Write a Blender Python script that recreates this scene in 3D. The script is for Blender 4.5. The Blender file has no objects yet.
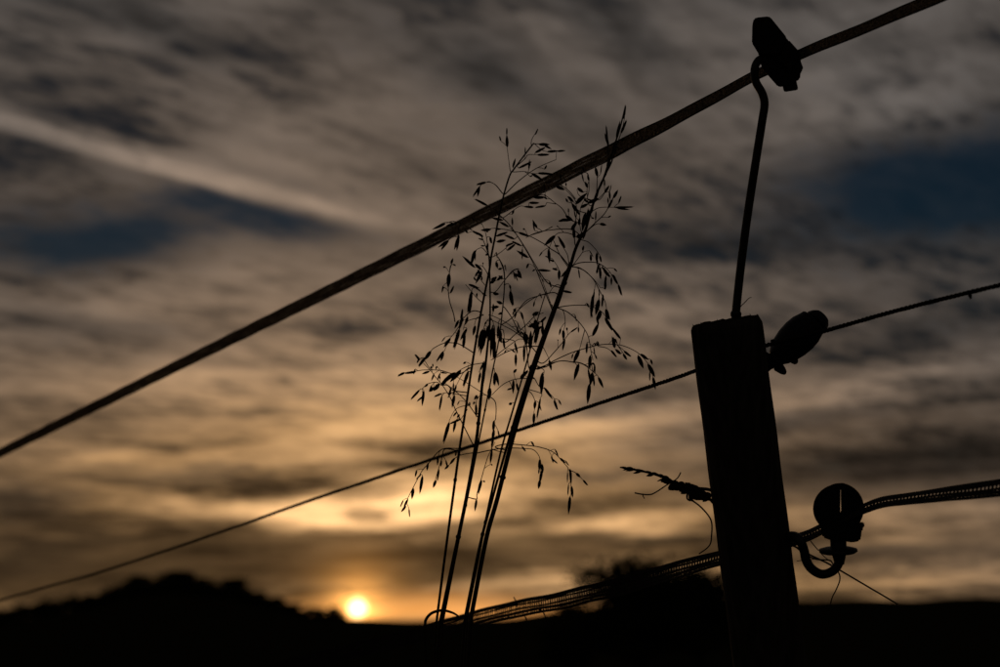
import bpy, bmesh, math, random
from math import radians, degrees, sin, cos, tan, atan2, asin, pi, exp, sqrt
from mathutils import Vector, Matrix, Quaternion
random.seed(7)
sc = bpy.context.scene
C = sc.collection

# ------------------------------------------------------------------ camera
F = 1389.0                       # focal length in photo pixels (50 mm on 36 mm, 1000 px wide)
PITCH = radians(11.9)
HC = 0.60                        # camera height over the ground under it
cam_d = bpy.data.cameras.new('camera'); cam = bpy.data.objects.new('camera', cam_d); C.objects.link(cam)
cam.location = (0, 0, HC); cam.rotation_euler = (pi/2 + PITCH, 0, 0)
cam_d.sensor_width = 36; cam_d.lens = 36*F/1000; cam_d.clip_start = 0.02; cam_d.clip_end = 20000
cam_d.dof.use_dof = True; cam_d.dof.focus_distance = 1.60; cam_d.dof.aperture_fstop = 3.8
sc.camera = cam
sc.view_settings.view_transform = 'Standard'; sc.view_settings.look = 'None'
sc.view_settings.exposure = 0.0; sc.view_settings.gamma = 1.0; sc.view_settings.use_curve_mapping = False

def ray(px, py):                 # photo pixel -> direction, scaled to camera depth 1
    x = (px-500)/F; y = (333.5-py)/F
    return Vector((x, cos(PITCH)-sin(PITCH)*y, sin(PITCH)+cos(PITCH)*y))
def at(px, py, Z): return Vector((0, 0, HC)) + ray(px, py)*Z
def azel(px, py):
    d = ray(px, py).normalized(); return degrees(atan2(d.x, d.y)), degrees(asin(d.z))

SUN_AZ, SUN_EL = azel(357.5, 608)

# ------------------------------------------------------------------ world
W = bpy.data.worlds.new('World'); sc.world = W; W.use_nodes = True
nt = W.node_tree; nt.nodes.clear()
def nd(t, **kw):
    n = nt.nodes.new(t)
    for k, v in kw.items(): setattr(n, k, v)
    return n
def put(sock, v):
    if isinstance(v, bpy.types.NodeSocket): nt.links.new(v, sock)
    else: sock.default_value = v
def m(op, a, b=None, c=None, clamp=False):
    n = nd('ShaderNodeMath', operation=op, use_clamp=clamp)
    put(n.inputs[0], a)
    if b is not None: put(n.inputs[1], b)
    if c is not None: put(n.inputs[2], c)
    return n.outputs[0]
def vm(op, a, b=None):
    n = nd('ShaderNodeVectorMath', operation=op); put(n.inputs[0], a)
    if b is not None: put(n.inputs[1], b)
    return n.outputs['Value'] if op in ('DOT_PRODUCT', 'LENGTH') else n.outputs[0]
def mapping(v, loc=(0,0,0), rot=0, scale=(1,1,1), kind='TEXTURE'):
    n = nd('ShaderNodeMapping', vector_type=kind); put(n.inputs['Vector'], v)
    n.inputs['Location'].default_value = loc; n.inputs['Rotation'].default_value = (0,0,rot); n.inputs['Scale'].default_value = scale
    return n.outputs[0]
def noise(v, scale, detail=4, rough=0.55, dist=0.0):
    n = nd('ShaderNodeTexNoise'); put(n.inputs['Vector'], v)
    n.inputs['Scale'].default_value = scale; n.inputs['Detail'].default_value = detail
    n.inputs['Roughness'].default_value = rough; n.inputs['Distortion'].default_value = dist
    return n
def rng(v, a, b, c, d, smooth=True):
    n = nd('ShaderNodeMapRange', interpolation_type='SMOOTHSTEP' if smooth else 'LINEAR'); put(n.inputs[0], v)
    for i, q in enumerate((a, b, c, d)): n.inputs[i+1].default_value = q
    return n.outputs[0]
def mixc(f, a, b, mode='MIX'):
    n = nd('ShaderNodeMix', data_type='RGBA', blend_type=mode); put(n.inputs[0], f); put(n.inputs[6], a); put(n.inputs[7], b)
    return n.outputs[2]
tc = nd('ShaderNodeTexCoord'); D = tc.outputs['Generated']
sx = nd('ShaderNodeSeparateXYZ'); put(sx.inputs[0], D); dx, dy, dz = sx.outputs
az = m('MULTIPLY', m('ARCTAN2', dx, dy), 180/pi)
el = m('MULTIPLY', m('ARCSINE', dz), 180/pi)
ae = nd('ShaderNodeCombineXYZ'); put(ae.inputs[0], az); put(ae.inputs[1], el); AE = ae.outputs[0]
# cloud sheet seen in perspective: position on a flat layer over the viewer
zz = m('ADD', m('MAXIMUM', dz, 0.0), 0.14)
pl = nd('ShaderNodeCombineXYZ'); put(pl.inputs[0], m('DIVIDE', dx, zz)); put(pl.inputs[1], m('DIVIDE', dy, zz)); PL = pl.outputs[0]
# ragged outlines: warp the bearing / height coordinates with noise on the sheet
wn = noise(PL, 2.6, 4, 0.6)
wv = nd('ShaderNodeVectorMath', operation='SUBTRACT'); put(wv.inputs[0], wn.outputs['Color']); wv.inputs[1].default_value = (.5,.5,.5)
wsc = vm('MULTIPLY', wv.outputs[0], (5.0, 2.2, 0))
wn2 = noise(PL, 9.0, 3, 0.6)
wv2 = nd('ShaderNodeVectorMath', operation='SUBTRACT'); put(wv2.inputs[0], wn2.outputs['Color']); wv2.inputs[1].default_value = (.5,.5,.5)
AEW = vm('ADD', vm('ADD', AE, wsc), vm('MULTIPLY', wv2.outputs[0], (1.6, 0.8, 0)))
DEG = 57.2958/F*0.97
def blob(px, py, rx, ry, rot=0, coords=None, kind='QUADRATIC_SPHERE'):
    """soft ellipse in bearing/height; radii given in photo pixels, rot in degrees, clockwise on the picture"""
    a, e = azel(px, py)
    v = mapping(coords or AEW, (a, e, 0), radians(-rot), (rx*DEG, ry*DEG, 1))
    g = nd('ShaderNodeTexGradient', gradient_type=kind); put(g.inputs[0], v)
    return g.outputs['Fac']
def total(items):
    s = None
    for k, b in items:
        s = m('MULTIPLY', b, k) if s is None else m('MULTIPLY_ADD', b, k, s)
    return s
# light carried by the cloud sheet, strongest round the low sun
SD = Vector((sin(radians(SUN_AZ))*cos(radians(SUN_EL)), cos(radians(SUN_AZ))*cos(radians(SUN_EL)), sin(radians(SUN_EL))))
cosang = vm('DOT_PRODUCT', D, tuple(SD))
ang = m('MULTIPLY', m('ARCCOSINE', m('MINIMUM', cosang, 1.0)), 180/pi)
far = rng(ang, 16, 80, 1.0, 0.10)                      # away from the sun the sheet is grey and dim
BRIGHT = [
 (0.045, blob(400, 470, 800, 400, 0, AE)),
 (0.195, blob(400, 420, 600, 220, 0)),
 (0.44, blob(360, 503, 350, 66, -2)),
 (0.42, blob(440, 500, 120, 42, 0)),
 (0.26, blob(290, 512, 200, 26, 3)),
 (0.12, blob(540, 430, 260, 50, -8)),
 (0.22, blob(610, 520, 250, 36, 0)),
 (0.09, blob(860, 390, 320, 36, -8)), (0.15, blob(860, 522, 320, 28, 0)), (0.10, blob(180, 400, 300, 50, 0)), (0.10, blob(80, 450, 240, 30, 0)),
 (0.30, blob(580, 583, 330, 26, 0)),
 (0.21, blob(880, 580, 340, 32, 0)),
 (0.035, blob(870, 110, 260, 120, 0)), (0.035, blob(230, 100, 240, 70, 16)), (0.03, blob(620, 300, 260, 70, -4)),
]
base = m('ADD', m('MULTIPLY', far, 0.066), total(BRIGHT))
# texture of the sheet: streaks drawn out along the drift of the upper wind, mottled at a finer scale
def plp(px, py):
    d = ray(px, py).normalized(); k = max(d.z, 0)+.14; return Vector((d.x/k, d.y/k))
w1 = plp(430, 235)-plp(0, 105); w2 = plp(1000, 365)-plp(600, 425)
A1 = atan2(w1.y, w1.x); A2 = atan2(w2.y, w2.x)
n1 = noise(mapping(PL, (0.3, 0.1, 0), A1, (2.0, 0.9, 1)), 7.0, 6, 0.62, 0.5).outputs['Fac']
n2 = noise(mapping(PL, (2.1, 4.0, 0), A1, (1.9, 0.8, 1)), 22.0, 5, 0.66, 0.5).outputs['Fac']
n3 = noise(mapping(PL, (7.0, 1.0, 0), A2, (3.2, 1.15, 1)), 2.4, 4, 0.55, 0.4).outputs['Fac']
tex = m('ADD', m('ADD', m('MULTIPLY', rng(n1, .28, .72, -0.36, 0.38), rng(el, 2, 11, 0.45, 1.0)), m('MULTIPLY', rng(n2, .3, .7, -.36, .36), rng(el, 3, 13, 0.45, 1.0))), rng(n3, .3, .7, -0.42, 0.42))
n4 = noise(mapping(AE, (3, 0, 0), radians(1.5), (10.0, 0.85, 1)), 1.0, 7, 0.66, 0.7).outputs['Fac']      # thin level wisps low down
tex = m('ADD', tex, m('MULTIPLY', rng(n4, .33, .67, -.5, .5), rng(el, 4, 16, 1.05, 0.28)))
L = m('MULTIPLY', base, m('MAXIMUM', m('ADD', 1.0, tex), 0.1))
# contrail and its widening tail
def trail(p0, p1, w, soft=.6):
    a0, e0 = azel(*p0); a1, e1 = azel(*p1)
    v = mapping(vm('ADD', AE, vm('MULTIPLY', wv2.outputs[0], (0.25, 0.25, 0))), ((a0+a1)/2, (e0+e1)/2, 0), atan2(e1-e0, a1-a0), (sqrt((a1-a0)**2+(e1-e0)**2)/2, w*DEG, 1))
    g = nd('ShaderNodeTexGradient', gradient_type='SPHERICAL'); put(g.inputs[0], v); return rng(g.outputs['Fac'], 0, soft, 0, 1)
T1 = trail((-260, 33), (452, 234), 11, .5); T2 = trail((-120, 62), (560, 266), 19, .7)
TRAIL = [(0.10, T1), (0.055, T2), (0.05, trail((120, 112), (560, 256), 32, .9)), (0.03, trail((560, 270), (760, 360), 14, .9))]
L = m('ADD', L, m('MULTIPLY', total(TRAIL), m('ADD', 0.55, m('MULTIPLY', n2, 0.9))))
# thick dark bars of cloud
DARK = [
 (1.7, blob(370, 556, 330, 50, 4)), (1.5, blob(120, 562, 330, 66, 0)), (1.25, blob(260, 482, 260, 24, 0)),
 (0.9, blob(20, 505, 140, 30, 0)), (1.2, blob(630, 540, 230, 22, 0)), (0.9, blob(880, 470, 380, 50, -2)), (0.9, blob(760, 428, 280, 24, -8)),
 (2.2, blob(366, 515, 40, 11, 0, AE)), (0.9, blob(480, 522, 100, 9, 2)), (0.7, blob(880, 556, 260, 24, 0)), (0.8, blob(600, 410, 260, 24, -8)),
 (0.8, blob(500, 80, 240, 70, 20)), (0.6, blob(90, 335, 260, 36, 4)), (0.75, blob(720, 245, 240, 34, -3)), (0.7, blob(130, 15, 220, 44, 14)),
 (0.6, blob(610, 30, 170, 60, 30)), (0.6, blob(930, 330, 200, 34, -10)), (0.7, blob(570, 480, 200, 16, -4)), (0.25, blob(60, 165, 150, 34, 17)),
]
dk = m('MINIMUM', total(DARK), 0.67)
L = m('MULTIPLY', L, m('SUBTRACT', 1.0, dk))
L = m('MAXIMUM', L, 0.010)
# low strip of open sky over the horizon, and the glow round the sun
strip = m('ADD', m('MULTIPLY', blob(450, 612, 340, 22, 0, AE), 1.05), m('MULTIPLY', blob(440, 600, 150, 22, 0, AE), .5))
halo = m('MULTIPLY', m('SUBTRACT', m('ADD', 0.45, m('MULTIPLY', n4, 1.1)), m('MULTIPLY', blob(350, 591, 110, 9, 2), .8)), 1.0)
halo = m('MULTIPLY', m('MAXIMUM', halo, .1), m('ADD', m('MULTIPLY', m('EXPONENT', m('MULTIPLY', ang, -1.9)), 4.2), m('MULTIPLY', m('EXPONENT', m('MULTIPLY', ang, -0.6)), 0.14)))
warm = m('MINIMUM', m('ADD', m('ADD', rng(ang, 3, 30, 0.72, -0.05, False), rng(el, 0, 15, 0.68, 0.0)), m('MULTIPLY', dk, -0.25)), 1.0)
warm = m('MAXIMUM', m('ADD', warm, m('MULTIPLY', L, 0.35)), 0.0, clamp=True)
tint = mixc(warm, (1.15, 1.0, 0.90, 1), (1.70, 0.96, 0.41, 1))
cl = nd('ShaderNodeVectorMath', operation='SCALE'); put(cl.inputs[0], tint); put(cl.inputs['Scale'], L)
# openings onto clear dusk sky
sky = nd('ShaderNodeTexSky', sky_type='NISHITA', sun_disc=False)
sky.sun_elevation = radians(max(SUN_EL, 0.4)); sky.sun_rotation = radians(SUN_AZ); sky.air_density = 1.0; sky.dust_density = 0.3; sky.ozone_density = 3.0
skyb = nd('ShaderNodeVectorMath', operation='SCALE'); put(skyb.inputs[0], vm('MULTIPLY', sky.outputs[0], (0.62, 0.98, 1.0))); skyb.inputs['Scale'].default_value = 0.020
GAPS = [(2.0, blob(130, 230, 350, 74, -8)), (1.8, blob(270, 208, 250, 56, 13)), (3.8, blob(960, 184, 350, 115, -4)), (0.9, blob(60, 250, 260, 60, -5))]
rag = m('ADD', m('MULTIPLY', m('SUBTRACT', n1, .5), 2.8), m('MULTIPLY', m('SUBTRACT', n2, .5), 2.2))
gap = rng(m('ADD', total(GAPS), rag), 0.05, 2.0, 0, 0.93)
thin = m('MULTIPLY', rng(tex, 0.0, -1.0, 0.0, 0.5), rng(el, 5, 15, 0.0, 1.0))          # the sheet thins between the billows and the blue shows
gap = m('MULTIPLY', m('MAXIMUM', gap, thin), m('SUBTRACT', 1.0, m('MULTIPLY', m('MAXIMUM', T1, T2), .85)))
c1 = mixc(gap, cl.outputs[0], skyb.outputs[0])
st = nd('ShaderNodeVectorMath', operation='SCALE'); st.inputs[0].default_value = (0.85, 0.34, 0.075); put(st.inputs['Scale'], strip)
hl = nd('ShaderNodeVectorMath', operation='SCALE'); hl.inputs[0].default_value = (1.0, 0.42, 0.085); put(hl.inputs['Scale'], halo)
disc = m('MULTIPLY', rng(ang, 0.06, 0.50, 3.6, 0.0), rng(n4, .3, .6, .55, 1.1))
ds = nd('ShaderNodeVectorMath', operation='SCALE'); ds.inputs[0].default_value = (1.0, 0.80, 0.45); put(ds.inputs['Scale'], disc)
c2 = vm('ADD', vm('ADD', c1, st.outputs[0]), vm('ADD', hl.outputs[0], ds.outputs[0]))
bg = nd('ShaderNodeBackground'); put(bg.inputs['Color'], c2); bg.inputs['Strength'].default_value = 1.0
wo = nd('ShaderNodeOutputWorld'); nt.links.new(bg.outputs[0], wo.inputs[0])
W.cycles.sampling_method = 'MANUAL'; W.cycles.sample_map_resolution = 512

# ------------------------------------------------------------------ sun
sl = bpy.data.lights.new('sun', 'SUN'); sl.energy = 0.2; sl.angle = radians(0.55); sl.color = (1.0, 0.55, 0.22)
so = bpy.data.objects.new('sun', sl); C.objects.link(so)
so.rotation_euler = SD.to_track_quat('Z', 'Y').to_euler(); so.location = SD*30

# ------------------------------------------------------------------ materials
def mat(name, col, rough=0.8, col2=None, nscale=20, bump=0.0, trans=0.0, metal=0.0, stretch=(1,1,1), coords='Object'):
    M = bpy.data.materials.new(name); M.use_nodes = True
    t = M.node_tree; b = t.nodes['Principled BSDF']
    b.inputs['Roughness'].default_value = rough; b.inputs['Metallic'].default_value = metal
    if rough >= .8: b.inputs['Specular IOR Level'].default_value = 0.0
    tcn = t.nodes.new('ShaderNodeTexCoord'); mp = t.nodes.new('ShaderNodeMapping'); mp.inputs['Scale'].default_value = stretch
    t.links.new(tcn.outputs[coords], mp.inputs[0])
    no = t.nodes.new('ShaderNodeTexNoise'); no.inputs['Scale'].default_value = nscale; no.inputs['Detail'].default_value = 5
    t.links.new(mp.outputs[0], no.inputs[0])
    mx = t.nodes.new('ShaderNodeMix'); mx.data_type = 'RGBA'
    mr = t.nodes.new('ShaderNodeMapRange'); mr.inputs[1].default_value = .32; mr.inputs[2].default_value = .68
    t.links.new(no.outputs['Fac'], mr.inputs[0]); t.links.new(mr.outputs[0], mx.inputs[0])
    c2 = col2 or tuple(c*0.6 for c in col)
    mx.inputs[6].default_value = (*col, 1); mx.inputs[7].default_value = (*c2, 1)
    t.links.new(mx.outputs[2], b.inputs['Base Color'])
    if bump:
        bp = t.nodes.new('ShaderNodeBump'); bp.inputs['Strength'].default_value = bump; bp.inputs['Distance'].default_value = 0.002
        t.links.new(no.outputs['Fac'], bp.inputs['Height']); t.links.new(bp.outputs[0], b.inputs['Normal'])
    if trans:
        tr = t.nodes.new('ShaderNodeBsdfTranslucent'); t.links.new(mx.outputs[2], tr.inputs[0])
        ms = t.nodes.new('ShaderNodeMixShader'); ms.inputs[0].default_value = trans
        t.links.new(b.outputs[0], ms.inputs[1]); t.links.new(tr.outputs[0], ms.inputs[2])
        t.links.new(ms.outputs[0], t.nodes['Material Output'].inputs[0])
    return M
M = dict(
 ground=mat('meadow soil', (.028,.030,.014), .95, (.04,.034,.018), 3.0, 0.4, coords='Object'),
 grass=mat('meadow grass', (.05,.055,.02), .8, (.09,.075,.035), 6, trans=.25),
 straw=mat('dry grass straw', (.10,.075,.04), .7, (.06,.042,.022), 90, .2, trans=.15),
 husk=mat('dry spikelet husk', (.11,.075,.04), .75, (.05,.033,.018), 160, .2, trans=.35),
 wood=mat('weathered post wood', (.17,.15,.125), .9, (.075,.063,.052), 26, .9, stretch=(5,5,.35)),
 endgrain=mat('post end grain', (.10,.08,.06), .95, (.05,.04,.03), 120, .8),
 plastic=mat('black insulator plastic', (.022,.022,.023), .55, (.016,.016,.017), 60, .15),
 steel=mat('dull galvanised steel', (.12,.115,.11), .55, (.06,.055,.05), 80, .2, metal=.7),
 tape=mat('weathered tape weave', (.88,.83,.76), .75, (.12,.105,.09), 480, .4, trans=.82),
 thread=mat('tape edge thread', (.15,.125,.10), .75, (.06,.05,.042), 300, .4, trans=.35),
 rope=mat('dark twisted rope', (.07,.06,.052), .85, (.035,.03,.026), 300, .4),
 leaf=mat('tree foliage', (.045,.055,.02), .8, (.03,.035,.014), .8, trans=.2),
 bark=mat('tree bark', (.07,.055,.04), .95, (.04,.03,.024), 4, .5),
)

# ------------------------------------------------------------------ helpers
def tag(o, label=None, cat=None, group=None, kind=None):
    if label: o['label'] = label
    if cat: o['category'] = cat
    if group: o['group'] = group
    if kind: o['kind'] = kind
    return o
def empty(name, loc): 
    o = bpy.data.objects.new(name, None); o.empty_display_size = .05; o.location = loc; C.objects.link(o); return o
def mesh_obj(name, verts, faces, material, parent=None, smooth=True, org=None):
    org = Vector(org) if org is not None else (Vector(parent_origin(parent)) if parent else Vector((0,0,0)))
    me = bpy.data.meshes.new(name); me.from_pydata([tuple(Vector(v)-org) for v in verts], [], faces); me.update()
    if smooth: me.polygons.foreach_set('use_smooth', [True]*len(me.polygons))
    me.materials.append(material)
    o = bpy.data.objects.new(name, me); C.objects.link(o)
    if parent: o.parent = parent
    else: o.location = org
    return o
def parent_origin(p):
    v = Vector((0,0,0))
    while p: v += p.location; p = p.parent
    return v
class MB:
    def __init__(s): s.v = []; s.f = []
    def add(s, v, f):
        k = len(s.v); s.v += [Vector(q) for q in v]; s.f += [tuple(i+k for i in t) for t in f]
    def tube(s, pts, rad, n=6, cap=True):
        pts = [Vector(p) for p in pts]
        if not hasattr(rad, '__len__'): rad = [rad]*len(pts)
        fr = frames(pts); V = []; Fc = []
        for p, r, (t, a, b) in zip(pts, rad, fr):
            for k in range(n):
                w = 2*pi*k/n; V.append(p + a*(r*cos(w)) + b*(r*sin(w)))
        for i in range(len(pts)-1):
            for k in range(n):
                j = (k+1) % n; Fc.append((i*n+k, i*n+j, (i+1)*n+j, (i+1)*n+k))
        if cap: Fc.append(tuple(range(n))[::-1]); Fc.append(tuple((len(pts)-1)*n+k for k in range(n)))
        s.add(V, Fc)
    def lathe(s, p0, ax, prof, n=20):       # prof: (distance along ax, radius)
        ax = Vector(ax).normalized(); a = ax.orthogonal().normalized(); b = ax.cross(a); V = []; Fc = []
        for h, r in prof:
            for k in range(n):
                w = 2*pi*k/n; V.append(Vector(p0)+ax*h+a*(r*cos(w))+b*(r*sin(w)))
        for i in range(len(prof)-1):
            for k in range(n):
                j = (k+1) % n; Fc.append((i*n+k, i*n+j, (i+1)*n+j, (i+1)*n+k))
        Fc.append(tuple(range(n))[::-1]); Fc.append(tuple((len(prof)-1)*n+k for k in range(n)))
        s.add(V, Fc)
    def build(s, name, material, parent=None, smooth=True, org=None): return mesh_obj(name, s.v, s.f, material, parent, smooth, org)
def frames(pts):
    out = []; a = None
    for i in range(len(pts)):
        t = (pts[min(i+1, len(pts)-1)] - pts[max(i-1, 0)])
        t = t.normalized() if t.length > 1e-9 else Vector((0,0,1))
        if a is None: a = t.orthogonal().normalized()
        else:
            a = a - t*a.dot(t); a = a.normalized() if a.length > 1e-6 else t.orthogonal().normalized()
        out.append((t, a, t.cross(a)))
    return out
def spline(pts, k=6):
    """Catmull-Rom through tuples of any length"""
    P = [tuple(p) for p in pts]
    if len(P) < 3:
        return [tuple(a+(b-a)*i/k for a, b in zip(P[0], P[-1])) for i in range(k+1)]
    out = []
    for i in range(len(P)-1):
        p0 = P[max(i-1, 0)]; p1 = P[i]; p2 = P[i+1]; p3 = P[min(i+2, len(P)-1)]
        for j in range(k):
            t = j/k
            out.append(tuple(.5*((2*b)+(c-a)*t+(2*a-5*b+4*c-d)*t*t+(3*b-a-3*c+d)*t**3) for a, b, c, d in zip(p0, p1, p2, p3)))
    out.append(P[-1]); return out

# ------------------------------------------------------------------ terrain
SKY = [(-2500,600),(-500,614),(-100,628),(0,627),(60,617),(100,611),(140,601),(180,596),(230,600),(270,609),(320,619),(360,619),(420,621),(500,619),
       (560,612),(620,604),(680,600.5),(720,601),(800,602.5),(850,601),(900,602),(960,599.5),(1000,601),(1400,598),(3500,590)]
UF = Vector((-0.684, 0.729))
def lerp_table(T, x):
    if x <= T[0][0]: return T[0][1]
    for (a, b), (c, d) in zip(T, T[1:]):
        if x <= c:
            t = (x-a)/(c-a); t = t*t*(3-2*t); return b+(d-b)*t
    return T[-1][1]
def ground(x, y):
    r = sqrt(x*x+y*y); d = x*UF.x+y*UF.y
    near = -0.14*9*math.tanh(d/9)
    near += 0.012*sin(x*3.1+1)*cos(y*2.7) if r > .1 else 0
    a = atan2(x, y); fa = max(min(a, 1.15), -1.15)
    px = 500+F*tan(fa)*0.99
    e = lerp_table(SKY, px); el = atan2(333.5-e, F)+PITCH
    R = lerp_table([(-600,420),(150,620),(380,700),(520,330),(640,150),(1000,130),(1800,160)], px)
    back = max(0.0, min(1.0, (abs(a)-1.0)/0.9))
    hs = (HC + R*tan(el))*(1-back) + 2.0*back
    t = max(0, min(1, (r-6)/(R-6))); t = t*t*(3-2*t)
    h = near*(1-t)+hs*t
    if r > R: h -= (r-R)*0.004
    return h
def build_ground():
    V = []; Fc = []
    angs = []; a = -180.0
    while a < 180: angs.append(a); a += 0.6 if -32 < a < 32 else 5.0
    rs = [0.25*1.13**i for i in range(82)]
    V.append((0, 0, ground(0, 0.0)))
    for r in rs:
        for a in angs:
            x = r*sin(radians(a)); y = r*cos(radians(a)); V.append((x, y, ground(x, y)))
    n = len(angs)
    for k in range(n): Fc.append((0, 1+(k+1) % n, 1+k))
    for i in range(len(rs)-1):
        for k in range(n):
            j = (k+1) % n; p = 1+i*n; q = 1+(i+1)*n
            Fc.append((p+k, p+j, q+j, q+k))
    o = mesh_obj('ground', V, Fc, M['ground']); tag(o, kind='structure')
build_ground()

# ------------------------------------------------------------------ trees
def crown_mesh(rnd, w, h, z0, leaf, n, lobes):
    """leaf-clump faces spread through uneven lobes"""
    V = []; Fc = []
    L = []
    for k in range(lobes):
        u = rnd.random(); zc = z0 + h*(0.18+0.72*u); rr = w*.5*(1-0.55*u)*rnd.uniform(.0, .85); t = rnd.uniform(0, 2*pi)
        L.append((Vector((rr*cos(t), rr*sin(t), zc)), w*rnd.uniform(.13, .26), h*rnd.uniform(.09, .17)))
    for i in range(n):
        c, rx, rz = rnd.choice(L)
        d = Vector((rnd.gauss(0, 1), rnd.gauss(0, 1), rnd.gauss(0, 1))).normalized()*rnd.random()**.4
        p = c + Vector((d.x*rx, d.y*rx, d.z*rz))
        s = leaf*rnd.uniform(.5, 1.3)
        q = Quaternion((rnd.gauss(0,1), rnd.gauss(0,1), rnd.gauss(0,1), rnd.gauss(0,1))).normalized()
        k = len(V)
        for vx in ((-s, 0, 0), (0, -.4*s, .12*s), (s, 0, 0), (0, .4*s, .12*s)): V.append(p + q @ Vector(vx))
        Fc.append((k, k+1, k+2, k+3))
    return V, Fc
def tree_at(name, x, y, w, h, trunk_h, leaf, n, lobes, seed, label, cat, group=None):
    rnd = random.Random(seed); z = ground(x, y); t = empty(name, (x, y, z-.05*h*.2))
    b = MB(); top = Vector((x+rnd.uniform(-.1,.1)*w, y, z+trunk_h+h*.55))
    r0 = 0.035*h
    b.tube([Vector((x, y, z-.3)), Vector((x+.02*w, y, z+trunk_h*.5)), Vector((x, y, z+trunk_h)), top], [r0*1.3, r0, r0*.8, r0*.2], 8)
    b.build('trunk', M['bark'], t)
    for k in range(6):
        a = rnd.uniform(0, 2*pi); s = Vector((x, y, z+trunk_h*rnd.uniform(.7, 1.2)))
        e = s + Vector((cos(a)*w*.33, sin(a)*w*.33, h*rnd.uniform(.2, .5)))
        lb = MB(); lb.tube([s, s.lerp(e, .5)+Vector((0,0,-.03*h)), e], [r0*.5, r0*.3, r0*.08], 6); lb.build('limb', M['bark'], t)
    V, Fc = crown_mesh(rnd, w, h, trunk_h*.7, leaf, n, lobes)
    mesh_obj('crown', [v+Vector((x, y, z)) for v in V], Fc, M['leaf'], t, smooth=False)
    tag(t, label, cat, group); return t
def copy_tree(o, parent=None):
    c = o.copy(); C.objects.link(c); c.parent = parent
    for ch in list(o.children): copy_tree(ch, c)
    return c
def ground_hit(px, R):
    u = (px-500)/F; y = R/sqrt(1+u*u); return u*y*1.0, y
# wooded ridge, far left: (photo x, crown-top photo y, width px)
G = 'trees on the far wooded hill'
ridge = [(-40,622,34),(-14,622,30),(10,618,28),(34,613,30),(58,606,28),(80,602,28),(102,598,30),(124,594,26),(142,584,30),(162,588,28),(186,578,48),(212,587,30),(238,585,32),(258,593,30),(278,601,28),(298,607,28),(318,613,26),(338,619,22)]
special = {142: 'round tree forming the left bump on the far wooded hill', 186: 'broad tree forming the highest top on the far wooded hill',
           238: 'round tree forming the right bump on the far wooded hill'}
protos = []
for i, (px, py, wpx) in enumerate(ridge):
    R = 600.0; x, y = ground_hit(px, R)
    z = ground(x, y); dep = y*cos(PITCH)+(z-HC)*sin(PITCH)
    top = at(px, py-(9 if px in special else 3), dep).z; w = wpx*dep/F*(1.45 if px in special else 1.25); h = max(top-z, 5.0)
    lab = special.get(px, 'dark tree in the blurred row along the far wooded hill')
    if len(protos) < 3:
        t = tree_at('hill_tree', x, y, 10.0, 9.0, 1.6, .55, 2600, 22, 40+i, lab, 'tree', G); protos.append(t)
    else:
        t = copy_tree(protos[i % 3]); t['label'] = lab
    t.location = (x, y, z-.3); t.scale = (w/10.0, w/10.0, (h+.3)/10.2); t.rotation_euler.z = i*1.3
# lower woodland filling the slope below the ridge: one mass
def woodland():
    rnd = random.Random(5); V = []; Fc = []
    for k in range(420):
        px = rnd.uniform(-120, 345); R = rnd.uniform(430, 600); x, y = ground_hit(px, R); z = ground(x, y)
        rr = rnd.uniform(2.2, 4.2); hh = rnd.uniform(3, 5.5)*min(1, max(.25, (345-px)/120))
        for i in range(40):
            d = Vector((rnd.gauss(0,1), rnd.gauss(0,1), abs(rnd.gauss(0,1)))).normalized()
            p = Vector((x+d.x*rr, y+d.y*rr, z+d.z*hh)); s = rnd.uniform(.5, 1.1)
            q = Quaternion((rnd.gauss(0,1), rnd.gauss(0,1), rnd.gauss(0,1), rnd.gauss(0,1))).normalized(); j = len(V)
            for vx in ((-s,0,0), (0,-.6*s,.1*s), (s,0,0), (0,.6*s,.1*s)): V.append(p+q @ Vector(vx))
            Fc.append((j, j+1, j+2, j+3))
    o = mesh_obj('woodland', V, Fc, M['leaf'], smooth=False)
    tag(o, 'dark woodland covering the slope of the far hill', 'woodland', kind='stuff')
woodland()
# bushes beyond the fence
def bush(px, py, wpx, R, seed, label, n=2600, lobes=14):
    x, y = ground_hit(px, R); z = ground(x, y); dep = y*cos(PITCH)+(z-HC)*sin(PITCH)
    h = at(px, py, dep).z - z; w = wpx*dep/F
    tree_at('bush', x, y, w, h*.95, h*.12, .09*R/38, n, lobes, seed, label, 'bush', 'bushes beyond the fence')
bush(634, 557, 205, 38, 11, 'taller blurred bush behind the lower tape, left of the post', 11000, 56)
bush(692, 570, 150, 41, 12, 'blurred bush half hidden behind the wooden post', 7000, 34)
bush(570, 606, 84, 44, 13, 'lowest blurred bush left of the taller one, under the lower tape', 4000, 24)

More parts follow.
